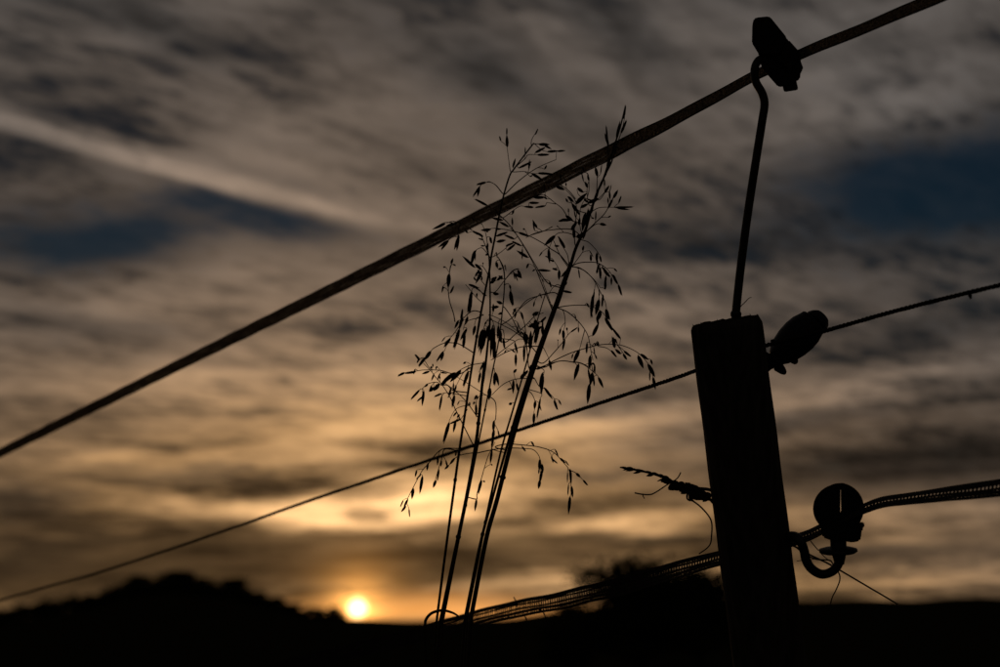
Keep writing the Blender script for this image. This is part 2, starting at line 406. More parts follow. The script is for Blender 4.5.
# ------------------------------------------------------------------ meadow grass at the fence foot
def meadow():
    rnd = random.Random(3); V = []; Fc = []
    for k in range(5200):
        Z = rnd.uniform(1.15, 5.5); x = rnd.uniform(-.46, .46)*Z; y = Z; z = ground(x, y)
        Lg = rnd.uniform(.25, .62)
        if rnd.random() < .08: Lg *= 1.22
        Lg = min(Lg, HC-.052*Z*.62-z)
        a = rnd.uniform(0, 2*pi); lean = rnd.uniform(.05, .45)*Lg; wd = rnd.uniform(.0012, .003)
        dv = Vector((cos(a), sin(a), 0)); sv = Vector((-sin(a), cos(a), 0)); j = len(V)
        for t in (0, .4, .75, 1):
            p = Vector((x, y, z-.02)) + Vector((0, 0, Lg*(t-.12*t*t))) + dv*(lean*t*t); ww = wd*(1-t*.92)
            V += [p-sv*ww, p+sv*ww]
        for t in range(3): Fc.append((j+2*t, j+2*t+1, j+2*t+3, j+2*t+2))
    o = mesh_obj('meadow_grass', V, Fc, M['grass'], smooth=False)
    tag(o, 'dark meadow grass round the foot of the fence', 'grass', kind='stuff')
meadow()

# ------------------------------------------------------------------ fence line
X0, Z0 = 0.27, 1.54
def Zf(px):                      # camera depth of the fence line at this bearing
    u = (px-500)/F; s = (X0-u*Z0)/(1380+u*1389); return Z0+1389*s
# post
def build_post():
    top = at(725, 321, Z0); low = at(770, 667, Z0*1.012)
    ax = (low-top).normalized(); gz = ground(low.x, low.y); 
    base = low + ax*((low.z-gz+.25)/-ax.z)
    t = empty('fence_post', (base.x, base.y, gz))
    H = (base-top).length; n = 72; rnd = random.Random(2)
    a = Vector((1, 0, 0)); a = (a-ax*a.dot(ax)).normalized(); b = ax.cross(a)
    V = []; Fc = []; rows = 60
    cracks = [(rnd.uniform(0, 2*pi), rnd.uniform(.0015, .004), rnd.uniform(.02, .05), rnd.uniform(0, 1)) for _ in range(9)]
    for i in range(rows+1):
        s = H*(i/rows)**1.6
        for k in range(n):
            w = 2*pi*k/n
            r = 0.0398 + 0.0022*s + .0006*sin(3*w+s*4) + .0005*sin(7*w+1+s*9) + .0003*sin(s*60+5*w)
            for cw, cd, cwid, cl in cracks:
                dd = abs((w-cw+.05*sin(s*9)+pi) % (2*pi)-pi)
                if dd < cwid*1.8: r -= cd*(1-dd/(cwid*1.8))*min(1, .35+cl)
            r -= .0036*max(0, 1-s/.008)**2
            p = top + ax*s + a*(r*cos(w)) + b*(r*sin(w))
            if i == 0: p += -ax*(.0012*cos(w) + .0006*sin(11*w) + rnd.uniform(-.0007, .0007))      # slanting saw cut
            V.append(p)
    for i in range(rows):
        for k in range(n):
            j = (k+1) % n; Fc.append((i*n+k, i*n+j, (i+1)*n+j, (i+1)*n+k))
    mesh_obj('wood_body', V, Fc, M['wood'], t)
    c = [V[k] for k in range(n)]; cen = sum(c, Vector())/n
    V2 = list(c); F2 = []
    for q in (.75, .5, .25): V2 += [cen.lerp(p, q)-ax*(.0012*sin(q*9)) for p in c]
    V2.append(cen)
    for i in range(3):
        for k in range(n): F2.append((i*n+k, i*n+(k+1) % n, (i+1)*n+(k+1) % n, (i+1)*n+k))
    for k in range(n): F2.append((3*n+k, 3*n+(k+1) % n, 4*n))
    mesh_obj('end_grain', V2, F2, M['endgrain'], t, smooth=False)
    for k in range(26):            # frayed fibres round the saw cut
        p = c[rnd.randrange(n)]; f = MB(); q = p - ax*rnd.uniform(.0004, .0018) + Vector((rnd.uniform(-.001,.001), 0, 0))
        f.tube([p+ax*.004, q], [.0008, .0003], 4); f.build('fibre', M['wood'], t)
    tag(t, 'weathered round wooden fence post leaning slightly left', 'fence post')
    return t
build_post()

def px_tube(pts, Zfun, rad_px, n=8, k=6):
    """pts: photo pixels (x, y) or (x, y, extra depth); gives world points and radii"""
    P = spline([(p[0], p[1], p[2] if len(p) > 2 else 0.0) for p in pts], k)
    out = []; R = []
    for i, (x, y, e) in enumerate(P):
        Z = (Zfun(x) if callable(Zfun) else Zfun)+e; out.append(at(x, y, Z))
        r = rad_px if not hasattr(rad_px, '__len__') else rad_px[0]+(rad_px[1]-rad_px[0])*i/(len(P)-1)
        R.append(r*Z/F)
    return out, R
def crop(x0, y0, s, pts): return [(x0+p[0]/s, y0+p[1]/s)+tuple(p[2:]) for p in pts]

# upper and lower electric tapes: real weave of warp strands and weft threads
def tape(name, path, width, zoff, label, pitch, gaps, edge_t, roll=0.0, twist=0.0):
    """path: (photo x, photo y, visible width in photo px); width in metres is what the strands span"""
    P = spline([tuple(p) for p in path], 14)
    cen = [at(x, y, Zf(x)+zoff) for x, y, w in P]
    seen = [w*(Zf(x)+zoff)/F for x, y, w in P]
    fr = []
    for i, c in enumerate(cen):
        t = (cen[min(i+1, len(cen)-1)]-cen[max(i-1, 0)]).normalized()
        view = (c-Vector((0, 0, HC))).normalized()
        up = t.cross(view).normalized(); up = up if up.z > 0 else -up        # across the band, square to the line of sight
        dep = up.cross(t).normalized()
        k = max(.15, min(1, seen[i]/width)); ang = math.acos(k)
        fr.append((t, up*cos(ang)+dep*sin(ang), (dep*cos(ang)-up*sin(ang))))
    L = [0]
    for a, b in zip(cen, cen[1:]): L.append(L[-1]+(b-a).length)
    mid = cen[len(cen)//2]; root = empty(name, mid)
    def strand(v0, v1, th, material, nm):
        V = []; Fc = []
        for c, (t, u, d), l in zip(cen, fr, L):
            wob = .0004*sin(l*70+v0*400)
            for (v, dd) in ((v0, th), (v1, th), (v1, -th), (v0, -th)): V.append(c+u*(v*width+wob)+d*dd)
        n = len(cen)
        for i in range(n-1):
            for k in range(4):
                j = (k+1) % 4; Fc.append((i*4+k, i*4+j, (i+1)*4+j, (i+1)*4+k))
        Fc += [(0,3,2,1), tuple((n-1)*4+k for k in range(4))]
        mesh_obj(nm, V, Fc, material, root, smooth=False)
    for v0, v1, kind in gaps:
        strand(v0, v1, .00035 if kind else .0006, M['tape'] if kind else M['thread'], 'warp_strand' if kind else 'selvedge')
    V = []; Fc = []; s = pitch; i = 0; rnd = random.Random(8)
    while s < L[-1]-pitch:
        while L[i+1] < s: i += 1
        f = (s-L[i])/(L[i+1]-L[i]); c = cen[i].lerp(cen[i+1], f); t, u, d = fr[i]
        u = u.lerp(fr[i+1][1], f); d = d.lerp(fr[i+1][2], f); h = pitch*rnd.uniform(.22, .32); sk = rnd.uniform(-.2, .2)*pitch; k = len(V)
        for v, o in ((-.485, -sk), (.485, sk)):
            q = c+u*(v*width)+t*o
            V += [q-t*h+d*.0003, q+t*h+d*.0003, q+t*h-d*.0003, q-t*h-d*.0003]
        for e in range(4):
            g = (e+1) % 4; Fc.append((k+e, k+g, k+4+g, k+4+e))
        s += pitch*rnd.uniform(.92, 1.08)
    w = mesh_obj('weft_threads', V, Fc, M['thread'], root, smooth=False); w['kind'] = 'stuff'
    tag(root, label, 'fence tape', 'electric fence lines'); return root
UP = [(-420,660,6),(-200,551,7.5),(0,453,9.5),(190,359.5,11.5),(380,266,13.5),(530,192,15),(610,152,14.5),(680,116.5,11),(744,81.5,9.5),(775,66,9.5),(808,51,9.8),(872,24.8,10.5),(926,2,11.5),(1000,-28,12.5),(1200,-108,15)]
tape('upper_fence_tape', UP, .0185, .05, 'upper flat electric fence tape rising to the clamp on the tall rod', .0026,
     [(-.5,-.41,0),(-.408,-.25,1),(-.247,-.09,1),(-.087,.08,1),(.083,.25,1),(.253,.408,1),(.41,.5,0)], 0)
LO = [(60,733,13),(180,700,14),(300,664,15),(400,639,15.5),(500,612.5,16),(560,600.5,17),(620,586,18),(680,569,16),(724,557,14),(760,549,12),(798,539,10),(818,531,9.5),(838,519,9),(864,508.5,9),(882,502.5,10),(905,499,11),(945,494,13),(1000,487.5,17),(1150,466,19)]
tape('lower_fence_tape', LO, .0225, .055, 'lower mesh electric fence tape passing behind the post', .0041,
     [(-.5,-.37,0),(-.31,-.16,0),(-.10,.00,0),(.17,.26,0),(.29,.5,0)], 0)

# middle twisted rope
def rope():
    pts = [(-420,735),(-200,664),(0,600.5),(100,572),(200,539),(300,504),(400,470),(519,430),(600,403),(665,381.5),(692,372),(730,358),(766,345.5),(800,337),(828,330),(901,309.5),(1000,285),(1200,238)]
    P = spline(pts, 10); cen = [at(x, y, Zf(x)+.05) for x, y in P]
    # resample evenly
    L = [0]
    for a, b in zip(cen, cen[1:]): L.append(L[-1]+(b-a).length)
    step = .0022; N = int(L[-1]/step); Q = []; i = 0
    for k in range(N+1):
        s = k*step
        while i < len(L)-2 and L[i+1] < s: i += 1
        Q.append(cen[i].lerp(cen[i+1], (s-L[i])/(L[i+1]-L[i])))
    fr = frames(Q); root = empty('middle_fence_rope', Q[N//2]); rnd = random.Random(1)
    for st in range(3):
        pts3 = []
        for k, (q, (t, a, b)) in enumerate(zip(Q, fr)):
            w = 2*pi*(k*step/.014)+st*2*pi/3
            pts3.append(q+a*(.00128*cos(w))+b*(.00128*sin(w)))
        mb = MB(); mb.tube(pts3, .00142, 5); mb.build('strand', M['rope'], root)
    q = at(970, 296, Zf(970)+.05); mb = MB(); mb.tube([q+Vector((0,0,.004)), q, q+Vector((.0006,0,-.0032))], [.0012, .0019, .0008], 6); mb.build('knot', M['rope'], root)
    tag(root, 'thin twisted fence rope running behind the post top to the egg-shaped insulator', 'fence rope', 'electric fence lines')
rope()

# ------------------------------------------------------------------ insulators
def prism(poly_px, Z, depth, bev=.0012):
    """outline in photo pixels at depth Z, thickened along the line of sight, edges bevelled"""
    bm = bmesh.new(); cen = sum((at(x, y, Z) for x, y in poly_px), Vector())/len(poly_px)
    nrm = (cen-Vector((0,0,HC))).normalized()
    f0 = [bm.verts.new(at(x, y, Z)-nrm*depth/2) for x, y in poly_px]; face = bm.faces.new(f0)
    r = bmesh.ops.extrude_face_region(bm, geom=[face])
    for v in r['geom']:
        if isinstance(v, bmesh.types.BMVert): v.co += nrm*depth
    bmesh.ops.recalc_face_normals(bm, faces=bm.faces)
    if bev: bmesh.ops.bevel(bm, geom=list(bm.edges), offset=bev, segments=2, affect='EDGES', clamp_overlap=True)
    V = [v.co.copy() for v in bm.verts]; Fc = [tuple(v.index for v in f.verts) for f in bm.faces] if False else None
    bm.verts.index_update(); Fc = [tuple(v.index for v in f.verts) for f in bm.faces]; bm.free(); return V, Fc
def part(name, poly, Z, depth, parent, material=None, bev=.0012):
    V, Fc = prism(poly, Z, depth, bev); return mesh_obj(name, V, Fc, material or M['plastic'], parent, smooth=False)

# tall rod with clamp
t = empty('rod_insulator', at(735, 316, Z0))
p, r = px_tube([(734,345),(736,312),(741,265),(748,212),(756,160),(762,122),(764.5,104),(762,93),(756,82),(754.5,70),(758,61),(765,58),(772,62),(779,67)], Z0, [4.3, 4.0], 12, 6)
b = MB(); b.tube(p, r, 12); b.build('rod', M['steel'], t)
b = MB(); q = at(735.6, 315, Z0); b.lathe(q-Vector((0,0,.002)), (at(741,265,Z0)-q), [(0,.0058),(.004,.0062),(.006,.0052)], 12); b.build('collar', M['steel'], t)
cl = crop(735, 0, 5.556, [(97,140),(105,106),(120,99),(186,92),(198,98),(285,205),(288,222),(300,224),(352,282),(364,312),(366,350),(377,366),(376,388),(364,402),(360,438),(342,450),(300,470),(262,482),(238,480),(160,390),(140,350),(132,300),(95,240)])
body = part('clamp_body', cl, Z0+.008, .026, t, bev=.0011)
part('clamp_jaw', crop(735, 0, 5.556, [(110,112),(185,100),(280,218),(245,300),(150,300),(102,235)]), Z0-.0085, .0045, t, bev=.0009)
part('locking_tab', crop(735, 0, 5.556, [(264,474),(340,442),(351,494),(344,501),(278,511),(270,505)]), Z0+.004, .012, t, bev=.0007)
part('jaw_latch', crop(735, 0, 5.556, [(290,226),(345,286),(356,330),(300,400),(240,330)]), Z0-.0085, .005, t, bev=.0009)
tag(t, 'tall bent metal rod with angular clamp at its top, standing in the post', 'insulator', 'fence insulators')

# egg-shaped insulator at the middle rope
def cp(x, y): return (680+x/6.25, 290+y/6.25)
t = empty('egg_insulator', at(*cp(540, 470), Z0+.03))
Zi = Z0+.045
def P2(x, y, dz=0): px, py = cp(x, y); return at(px, py, Zi+dz)
A = P2(600, 425); B = P2(880, 155); ax = (B-A); Lh = ax.length; ax.normalize()
u = Zi/F/6.25
prof = [(-.02,.16),(0,.20),(.08,.27),(.2,.335),(.36,.385),(.52,.40),(.66,.385),(.79,.33),(.90,.255),(.965,.185),(1.0,.10)]
half = Vector((0,0,1)).cross(ax); side = ax.cross((at(800,340,1)-Vector((0,0,HC))).normalized()).normalized()   # in the picture plane, across the axis
b = MB(); b.lathe(A, ax, [(h*Lh, rr*Lh*.74) for h, rr in prof[:8]]+[(.835*Lh,.236*Lh),(.85*Lh,.222*Lh),(.855*Lh,.16*Lh)], 28); b.build('insulator_body', M['plastic'], t)
b = MB(); b.lathe(A-side*(.03*Lh), ax, [(.84*Lh,.15*Lh),(.868*Lh,.16*Lh),(.874*Lh,.205*Lh),(.90*Lh,.207*Lh),(.965*Lh,.175*Lh),(1.02*Lh,.12*Lh),(1.035*Lh,.07*Lh)], 10); b.build('cap', M['plastic'], t, smooth=False)
b = MB(); b.lathe(A-ax*.012, ax, [(0,.0062),(.004,.0068),(.014,.0074),(.02,.006)], 18); b.build('neck', M['plastic'], t)
b = MB(); fa = (P2(575,380)-P2(655,520)); c0 = P2(618, 452); nn = ax
b.lathe(P2(600,450)-nn*.002, nn, [(0,.010),(.001,.0125),(.003,.0128),(.0048,.0105)], 24); b.build('flange', M['plastic'], t)
part('lug', [cp(*q) for q in [(660,425),(735,390),(745,408),(735,425),(740,452),(722,468),(692,456)]], Zi, .007, t, bev=.0008)
part('lug', [cp(*q) for q in [(590,470),(640,458),(662,492),(668,515),(658,532),(630,526),(585,500)]], Zi-.004, .006, t, bev=.0008)
part('rope_hook', [cp(*q) for q in [(562,318),(572,306),(590,308),(612,322),(608,362),(582,350)]], Zi, .006, t, bev=.0008)
part('base_plate', [cp(*q) for q in [(500,372),(530,380),(562,400),(600,412),(598,470),(572,495),(540,522),(500,520)]], Zi-.008, .018, t, bev=.001)
b = MB(); b.tube([P2(470,455,-.01), P2(560,445,-.004), P2(610,420)], .0042, 12); b.build('screw_shank', M['steel'], t)
tag(t, 'black egg-shaped insulator holding the middle rope beside the post top', 'insulator', 'fence insulators')

# ring insulator with hook at the lower tape
def cq(x, y): return (780+x/4.767, 470+y/4.767)
t = empty('ring_insulator', at(*cq(60, 320), Z0))
Zr = Zf(838)+.05
def arc(cx, cy, rx, ry, a0, a1, n): return [(cx+rx*cos(radians(a0+(a1-a0)*i/n)), cy+ry*sin(radians(a0+(a1-a0)*i/n))) for i in range(n+1)]
hook, r = px_tube([cq(20,325)+(.0-Zr+Z0,), cq(62,315)+(.4*(Z0-Zr),), cq(95,335), cq(115,385), cq(125,430), cq(150,470), cq(195,496), cq(240,488), cq(270,462), cq(285,425), cq(285,395)], Zr, [4.8, 4.6], 12)
b = MB(); b.tube(hook, r, 12); b.build('hook', M['steel'], t)
left = arc(278,182,121,121,98,264,16); left = [cq(*q) for q in [(276,250)]+left[2:]+[(284,70)]+[(284,196),(276,202)]]
part('ring_half', [cq(*q) for q in [(287.5,68)]+arc(278,184,121,117,-100,-235,14)+[(205,290),(288.6,290),(288.6,205),(287.3,196)]], Zr, .017, t, bev=.0014)
part('ring_half', [cq(*q) for q in [(289.8,64)]+arc(280,182,121,121,-80,32,12)+[(378,270),(283,288),(283,262),(288.6,202),(290.8,196)]], Zr+.001, .016, t, bev=.0014)
part('clamp_block', [cq(*q) for q in [(195,268),(240,272),(256,266),(274,268),(384,250),(400,246),(404,258),(400,276),(390,284),(386,322),(380,338),(345,346),(312,340),(240,334),(206,322),(196,300)]], Zr-.001, .020, t, bev=.0014)
part('ring_bridge', [cq(*q) for q in [(240,72),(262,64),(300,61),(335,74),(345,96),(294,98),(292,93),(287,93),(284,100),(232,100)]], Zr, .012, t, bev=.0009)
b = MB(); s = Zr/F/4.767; nb = at(*cq(283,450), Zr); nt_ = at(*cq(277,330), Zr); axn = (nt_-nb).normalized()
b.lathe(nb, axn, [(0,22*s),(30*s,30*s),(48*s,34*s),(60*s,38*s),(120*s,38*s)], 18); b.build('neck', M['plastic'], t)
fl = at(*cq(277,400), Zr); b = MB(); b.lathe(fl, axn, [(0,40*s),(4*s,80*s),(12*s,92*s),(22*s,90*s),(28*s,70*s),(32*s,44*s)], 26); b.build('flange', M['plastic'], t)
tag(t, 'round slotted insulator on a curved hook holding the lower tape right of the post', 'insulator', 'fence insulators')

# ------------------------------------------------------------------ stray dry stems on the fence
def stem_thing(name, label, cat, chains, Z, base_px, extra=None):
    t = empty(name, at(base_px[0], base_px[1], Z))
    for nm, pts, rad in chains:
        p, r = px_tube(pts, Z, rad, 6, 5); b = MB(); b.tube(p, r, 6); b.build(nm, M['straw'], t)
    tag(t, label, cat); return t
stem_thing('dry_stalk', 'thin straight dry stem slanting down behind the curved hook', 'dry stalk',
  [('stem', [cq(-60,300), cq(65,362), cq(150,408), cq(240,452), cq(400,545), cq(562,640)], [1.0, .8])], Z0+.075, cq(-60,300))
stem_thing('dry_tendril', 'thin crooked dry tendril dangling behind the curved hook', 'tendril',
  [('stem', [cq(60,352), cq(110,395), cq(170,425), cq(235,430), cq(252,448), cq(280,490), cq(285,525), cq(268,570), cq(250,605), cq(240,640)], [.8, .6]),
   ('side_shoot', [cq(145,338), cq(180,380), cq(210,412), cq(240,436)], [.55, .4]), ('side_shoot', [cq(80,434), cq(130,428), cq(175,424)], [.35, .4])], Z0+.07, cq(60,352))
stem_thing('straw_wisp', 'tiny straw sticking up beside the rod on the post top', 'straw',
  [('stem', [cp(350,150), cp(375,108), cp(405,78), cp(430,52), cp(446,46)], [.55, .35])], Z0-.01, cp(350,150))
# ear of grass stuck behind the post
def ce(x, y): return (610+x/6.067, 450+y/6.067)
Ze = Z0+.02
t = stem_thing('grass_ear', 'ragged dry grass ear with curled tendrils poking out left of the post', 'grass ear',
  [('stem', [ce(60,105), ce(150,122), ce(240,140), ce(330,170), ce(385,198), ce(440,222), ce(500,242), ce(590,285), ce(640,335)], [.7, 1.6]),
   ('stem', [ce(540,235), ce(600,240), ce(650,262)], [1.8, 1.5]),
   ('tendril', [ce(430,135), ce(405,175), ce(345,212), ce(285,252), ce(245,270), ce(190,268), ce(150,260)], [.6, .75]), ('tendril', [ce(198,270), ce(203,284), ce(210,296)], [.6, .4]),
   ('leaf', [ce(500,248), ce(472,262), ce(468,292), ce(482,306), ce(500,308), ce(550,345), ce(600,402), ce(618,450), ce(616,520), ce(610,565), ce(588,596), ce(540,630)], [1.0, .6])], Ze, ce(640,335))
def spindle(fork=False, seed=0):
    """unit spikelet along +Y from 0 to 1: overlapping pointed husks"""
    rnd = random.Random(seed); b = MB()
    husks = [(0, 0, 1.0, .5)] if not fork else [(0, 0, .9, .42), (.10, .06, 1.0, .30), (-.13, .10, .93, .30)]
    for ox, y0, y1, w in husks:
        prof = [(0, .18), (.12, .72), (.36, 1.0), (.64, .86), (.86, .42), (1.0, .04)]
        V = []; Fc = []; n = 6
        for q, rr in prof:
            for k in range(n):
                a = 2*pi*k/n; yy = y0+(y1-y0)*q
                V.append((ox*q*2.2*w*2 + w*rr*cos(a), yy, w*.7*rr*sin(a)))
        for i in range(len(prof)-1):
            for k in range(n):
                j = (k+1) % n; Fc.append((i*n+k, (i+1)*n+k, (i+1)*n+j, i*n+j))
        Fc.append(tuple(range(n)))
        b.add(V, Fc)
    return b
HUSK = []
for i in range(6):
    b = spindle(i % 2 == 1, i); me = bpy.data.meshes.new('spikelet'); me.from_pydata([tuple(v) for v in b.v], [], b.f); me.update()
    me.polygons.foreach_set('use_smooth', [True]*len(me.polygons)); me.materials.append(M['husk']); HUSK.append(me)
def put_spikelet(p0, p1, width, parent, rnd, fork=None, name='spikelet'):
    d = p1-p0; L_ = d.length; Y = d.normalized()
    vw = (p0-Vector((0,0,HC))).normalized(); Xv = Y.cross(vw).normalized(); q = Quaternion(Y, rnd.uniform(-.7, .7)); Xv = q @ Xv; Zv = Xv.cross(Y)
    i = rnd.randrange(3)*2 + (rnd.random() < .45 if fork is None else fork)
    o = bpy.data.objects.new(name, HUSK[i]); C.objects.link(o); o.parent = parent
    mt = Matrix(((Xv.x*width, Y.x*L_, Zv.x*width, 0), (Xv.y*width, Y.y*L_, Zv.y*width, 0), (Xv.z*width, Y.z*L_, Zv.z*width, 0), (0,0,0,1)))
    mt.translation = p0-parent_origin(parent); o.matrix_basis = mt; return o
rnd = random.Random(21)
earlist = []
axis = spline([ce(100,113), ce(150,122), ce(240,142), ce(330,170), ce(375,195)], 5)
for i, (x, y) in enumerate(axis):
    wv_ = .35+.9*i/len(axis); s_ = rnd.choice((-1, 1)); x += rnd.uniform(-1.5, 1.5)
    earlist.append(((x+1.6, y), (x-6.0+rnd.uniform(-1.5,1.5), y+s_*(1.0+1.7*wv_)*rnd.uniform(.6,1.5)-.3), (1.5+wv_*2.0)*rnd.uniform(.6, 1.4)))
axis = spline([ce(395,205), ce(440,222), ce(500,242), ce(550,260), ce(600,290)], 6)
for i, (x, y) in enumerate(axis):
    wv_ = 1.0+1.2*sin(pi*i/len(axis)); s_ = rnd.choice((-1, 1)); x += rnd.uniform(-1.5, 1.5)
    earlist.append(((x+2, y), (x-6.2+rnd.uniform(-1.8,1.8), y+s_*(1.6+1.8*wv_)*rnd.uniform(.6,1.5)), (3.2+wv_*2.6)*rnd.uniform(.6, 1.4)))
for (a_, b_, w_) in earlist:
    put_spikelet(at(*a_, Ze+rnd.uniform(-.002,.002)), at(*b_, Ze+rnd.uniform(-.004,.004)), w_*Ze/F, t, rnd, False)
put_spikelet(at(*ce(512,312), Ze), at(*ce(474,296), Ze), 3.0*Ze/F, t, rnd, True)
put_spikelet(at(*ce(515,250), Ze), at(*ce(608,308), Ze), 7*Ze/F, t, rnd, False)

# ------------------------------------------------------------------ tall grass stalks
K = {  # stalk: depth, stem polyline top to bottom, radius px (top, bottom), label
 'a': (1.665, [(533,144),(523,157),(514,169),(509.5,176),(503.5,196),(499,216),(496,232),(491.5,255),(489,272),(480.5,315),(471.5,369),(465.5,410),(459.5,449),(455.2,480),(444,563),(436,626)], (.75, 1.35),
       'dry grass stalk leaning farthest left, its seed tips rising over the upper tape'),
 'b': (1.645, [(489,256),(490,285),(490,319.5),(488,342),(485,369),(483.5,372),(479,417),(475.5,446),(466,500),(453,562),(440,624)], (.7, 2.0),
       'thicker dry grass stalk just right of the leftmost one, seeds hanging in its middle'),
 'c': (1.66, [(498,257),(503.5,268),(504.5,285),(502,315),(498.5,342),(493,369),(489,390),(484,415),(479,440),(470,486),(462,525),(443,622)], (.55, .9),
       'slim dry grass stalk close against the right side of the thick left stalk'),
 'd': (1.615, [(625,108),(620,128),(613,150),(608,165),(603,180),(597,193),(590,214),(585.5,230),(579.5,240),(574.5,252),(570.5,266),(566,279),(557,304),(541,348),(527,390),(512,441),(497,500),(486,540),(471,618)], (.7, 2.35),
       'tallest and thickest dry grass stalk, leaning right and crossing the upper tape'),
 'e': (1.63, [(570,262),(563,280),(554,306),(545,330),(534,360),(520,402),(507,446),(492,500),(480,545),(465,618)], (.6, 1.5),
       'dry grass stalk running right along the left edge of the thickest stalk'),
 'f': (1.56, [(546,292),(538,318),(533,336),(529,354),(522.5,377),(512,413),(502,447),(493,486),(483,534),(468,612)], (.5, 1.2),
       'thin dry grass stalk with a small dark blurred seed cluster, left of the thickest stalk'),
}
CROPS = []   # (x0, y0, scale, branches, spikelets)  w = wide
CROPS.append((490,100,6.667,
 ["135,470 125,400 113,310","290,293 275,300 280,260 310,212","160,455 230,395 255,366 320,365","290,293 330,293 370,300","295,290 340,330 380,345","100,630 180,550 270,480 350,435 440,398","160,480 230,477 280,490 320,490","80,620 40,570 0,545 -20,545",
  "715,640 735,560 765,500 800,400 835,320 865,245 885,180 898,110","710,620 715,520 706,455","650,660 660,600 656,500 632,482","730,665 765,620 788,580","815,665 832,630 848,605","440,560 480,570 530,610 570,660","290,650 350,632 410,665","600,640 580,600","840,300 850,220","790,400 785,320 778,250"],
 ["115,315 112,240 w","112,232 112,190","302,232 318,195","152,450 168,395","190,455 272,415 w","315,366 390,364 w","325,296 390,297 w","360,300 405,325","300,352 365,318 w","380,345 450,340 w","445,342 498,338","275,488 345,530 w","318,488 410,493 w",
  "890,125 903,40 w","872,225 908,140 w","842,255 865,150 w","785,310 775,180 w","790,300 768,230 w","762,520 800,400 w","820,390 785,470","716,510 703,450 w","650,585 636,550 w","660,540 651,500","620,615 586,590 w","585,665 642,628 w","770,615 792,575 w","822,655 850,605 w","440,575 490,598 w","520,645 542,667","295,652 365,648 w","780,450 800,390 w"]))
CROPS.append((430,180,6.667,
 ["485,90 440,35 400,15 370,18","150,285 100,283 60,300","210,290 150,275 110,290","280,335 210,290 190,340 185,380","345,290 370,350 385,440 392,520","400,520 345,380 310,350 280,335","425,510 480,475 530,430","470,240 530,300 580,370 630,450 680,540 720,620 760,680","535,320 585,375 640,460 690,545 735,620 790,690",
  "400,325 440,322 500,330 590,350 667,375 767,430 807,460 867,500 932,580","667,370 747,345 817,310","640,385 700,355 790,335 937,328","380,170 440,200 460,240","455,515 475,560 490,600 497,660","375,480 345,452 310,465 300,480","152,525 135,590 127,640 120,680","500,665 550,605 590,590","300,585 340,570 370,600 390,640",
  "940,360 880,350 835,368 800,440 795,470","760,95 830,150 880,190 920,250 955,275","690,180 640,178 600,175 545,210 490,250","780,150 840,160","870,35 930,90 970,140 985,200"],
 ["375,15 315,30 w","335,40 290,105 w","330,45 318,105 w","385,172 305,130 w","105,290 25,325 w","180,288 115,303 w","120,405 60,445 w","125,400 78,460 w","195,370 165,455 w","190,370 180,460 w","335,365 290,345 w","355,378 310,350 w","355,400 325,390","362,440 340,438","390,495 370,500","405,330 345,335 w","435,325 470,328",
  "440,375 512,350 w","445,412 500,402 w","500,368 565,395 w","550,410 610,440 w","555,420 505,440 w","565,430 515,470 w","585,475 655,518 w","420,255 485,268 w","465,280 525,312 w","590,350 660,375 w","725,600 795,605 w","820,590 850,600","690,182 635,178 w","770,172 705,183 w","722,153 660,152 w","765,115 690,117 w","950,265 865,270 w","905,238 950,268 w","845,40 890,62 w","920,110 955,145 w","950,160 985,215 w",
  "835,370 770,430 W","790,460 797,545 w","800,530 825,545","770,508 800,520","895,450 860,385 w","860,440 830,440","440,545 450,585 w","455,595 480,590","300,470 278,550 W","300,585 225,515 w","300,560 345,600 w","320,600 340,640 w","140,560 152,525","118,665 130,625 w","565,625 605,650 w","585,600 608,650 w","410,660 445,650 w","460,640 485,660 w","325,660 345,610 w","300,640 330,600","400,380 410,420 w","385,420 380,470"]))
CROPS.append((530,180,6.667,
 ["440,140 490,90 520,50","360,360 430,290 500,220 560,110 585,75","400,220 460,185 560,182","345,370 430,300 470,292","345,400 390,415 440,465 470,510","265,580 320,555 380,548 450,553 510,590 560,650","280,580 330,585 380,620 430,667 470,720","280,575 330,510 355,470 358,435","260,570 250,500 215,440","250,575 200,500 160,410 150,390","225,640 195,640 190,590 160,540","340,340 330,260 340,180 370,120","390,160 380,60 395,0","300,430 295,350 300,290 310,220 290,170 250,110"],
 ["305,160 370,95 W","355,82 320,52 w","385,50 367,15 w","280,155 300,205 w","305,195 330,230 w","335,185 385,160 w","385,155 450,125 W","430,150 445,115 w","360,125 385,150 w","350,330 370,220 W","375,300 390,200 W","325,300 332,255 w","275,335 310,280 W","295,390 290,320 W","310,380 345,365 W","240,260 195,275 w","285,270 240,240 w","500,80 525,42 w","520,190 550,130 w","555,120 582,75 w","560,183 680,180 w","580,188 655,197","465,292 505,300 w","410,250 425,258","405,500 406,540 w","445,485 445,545 w","465,505 475,545 w","460,555 445,620 w","465,580 470,655 w","480,580 530,640 w","550,630 572,667 w","505,640 505,680","350,470 358,440","235,450 190,380 w","130,605 55,600 w","165,595 150,590","193,660 195,600 w","210,645 250,595 w","370,330 355,390 w","400,230 420,180 w","330,400 345,350 w"]))
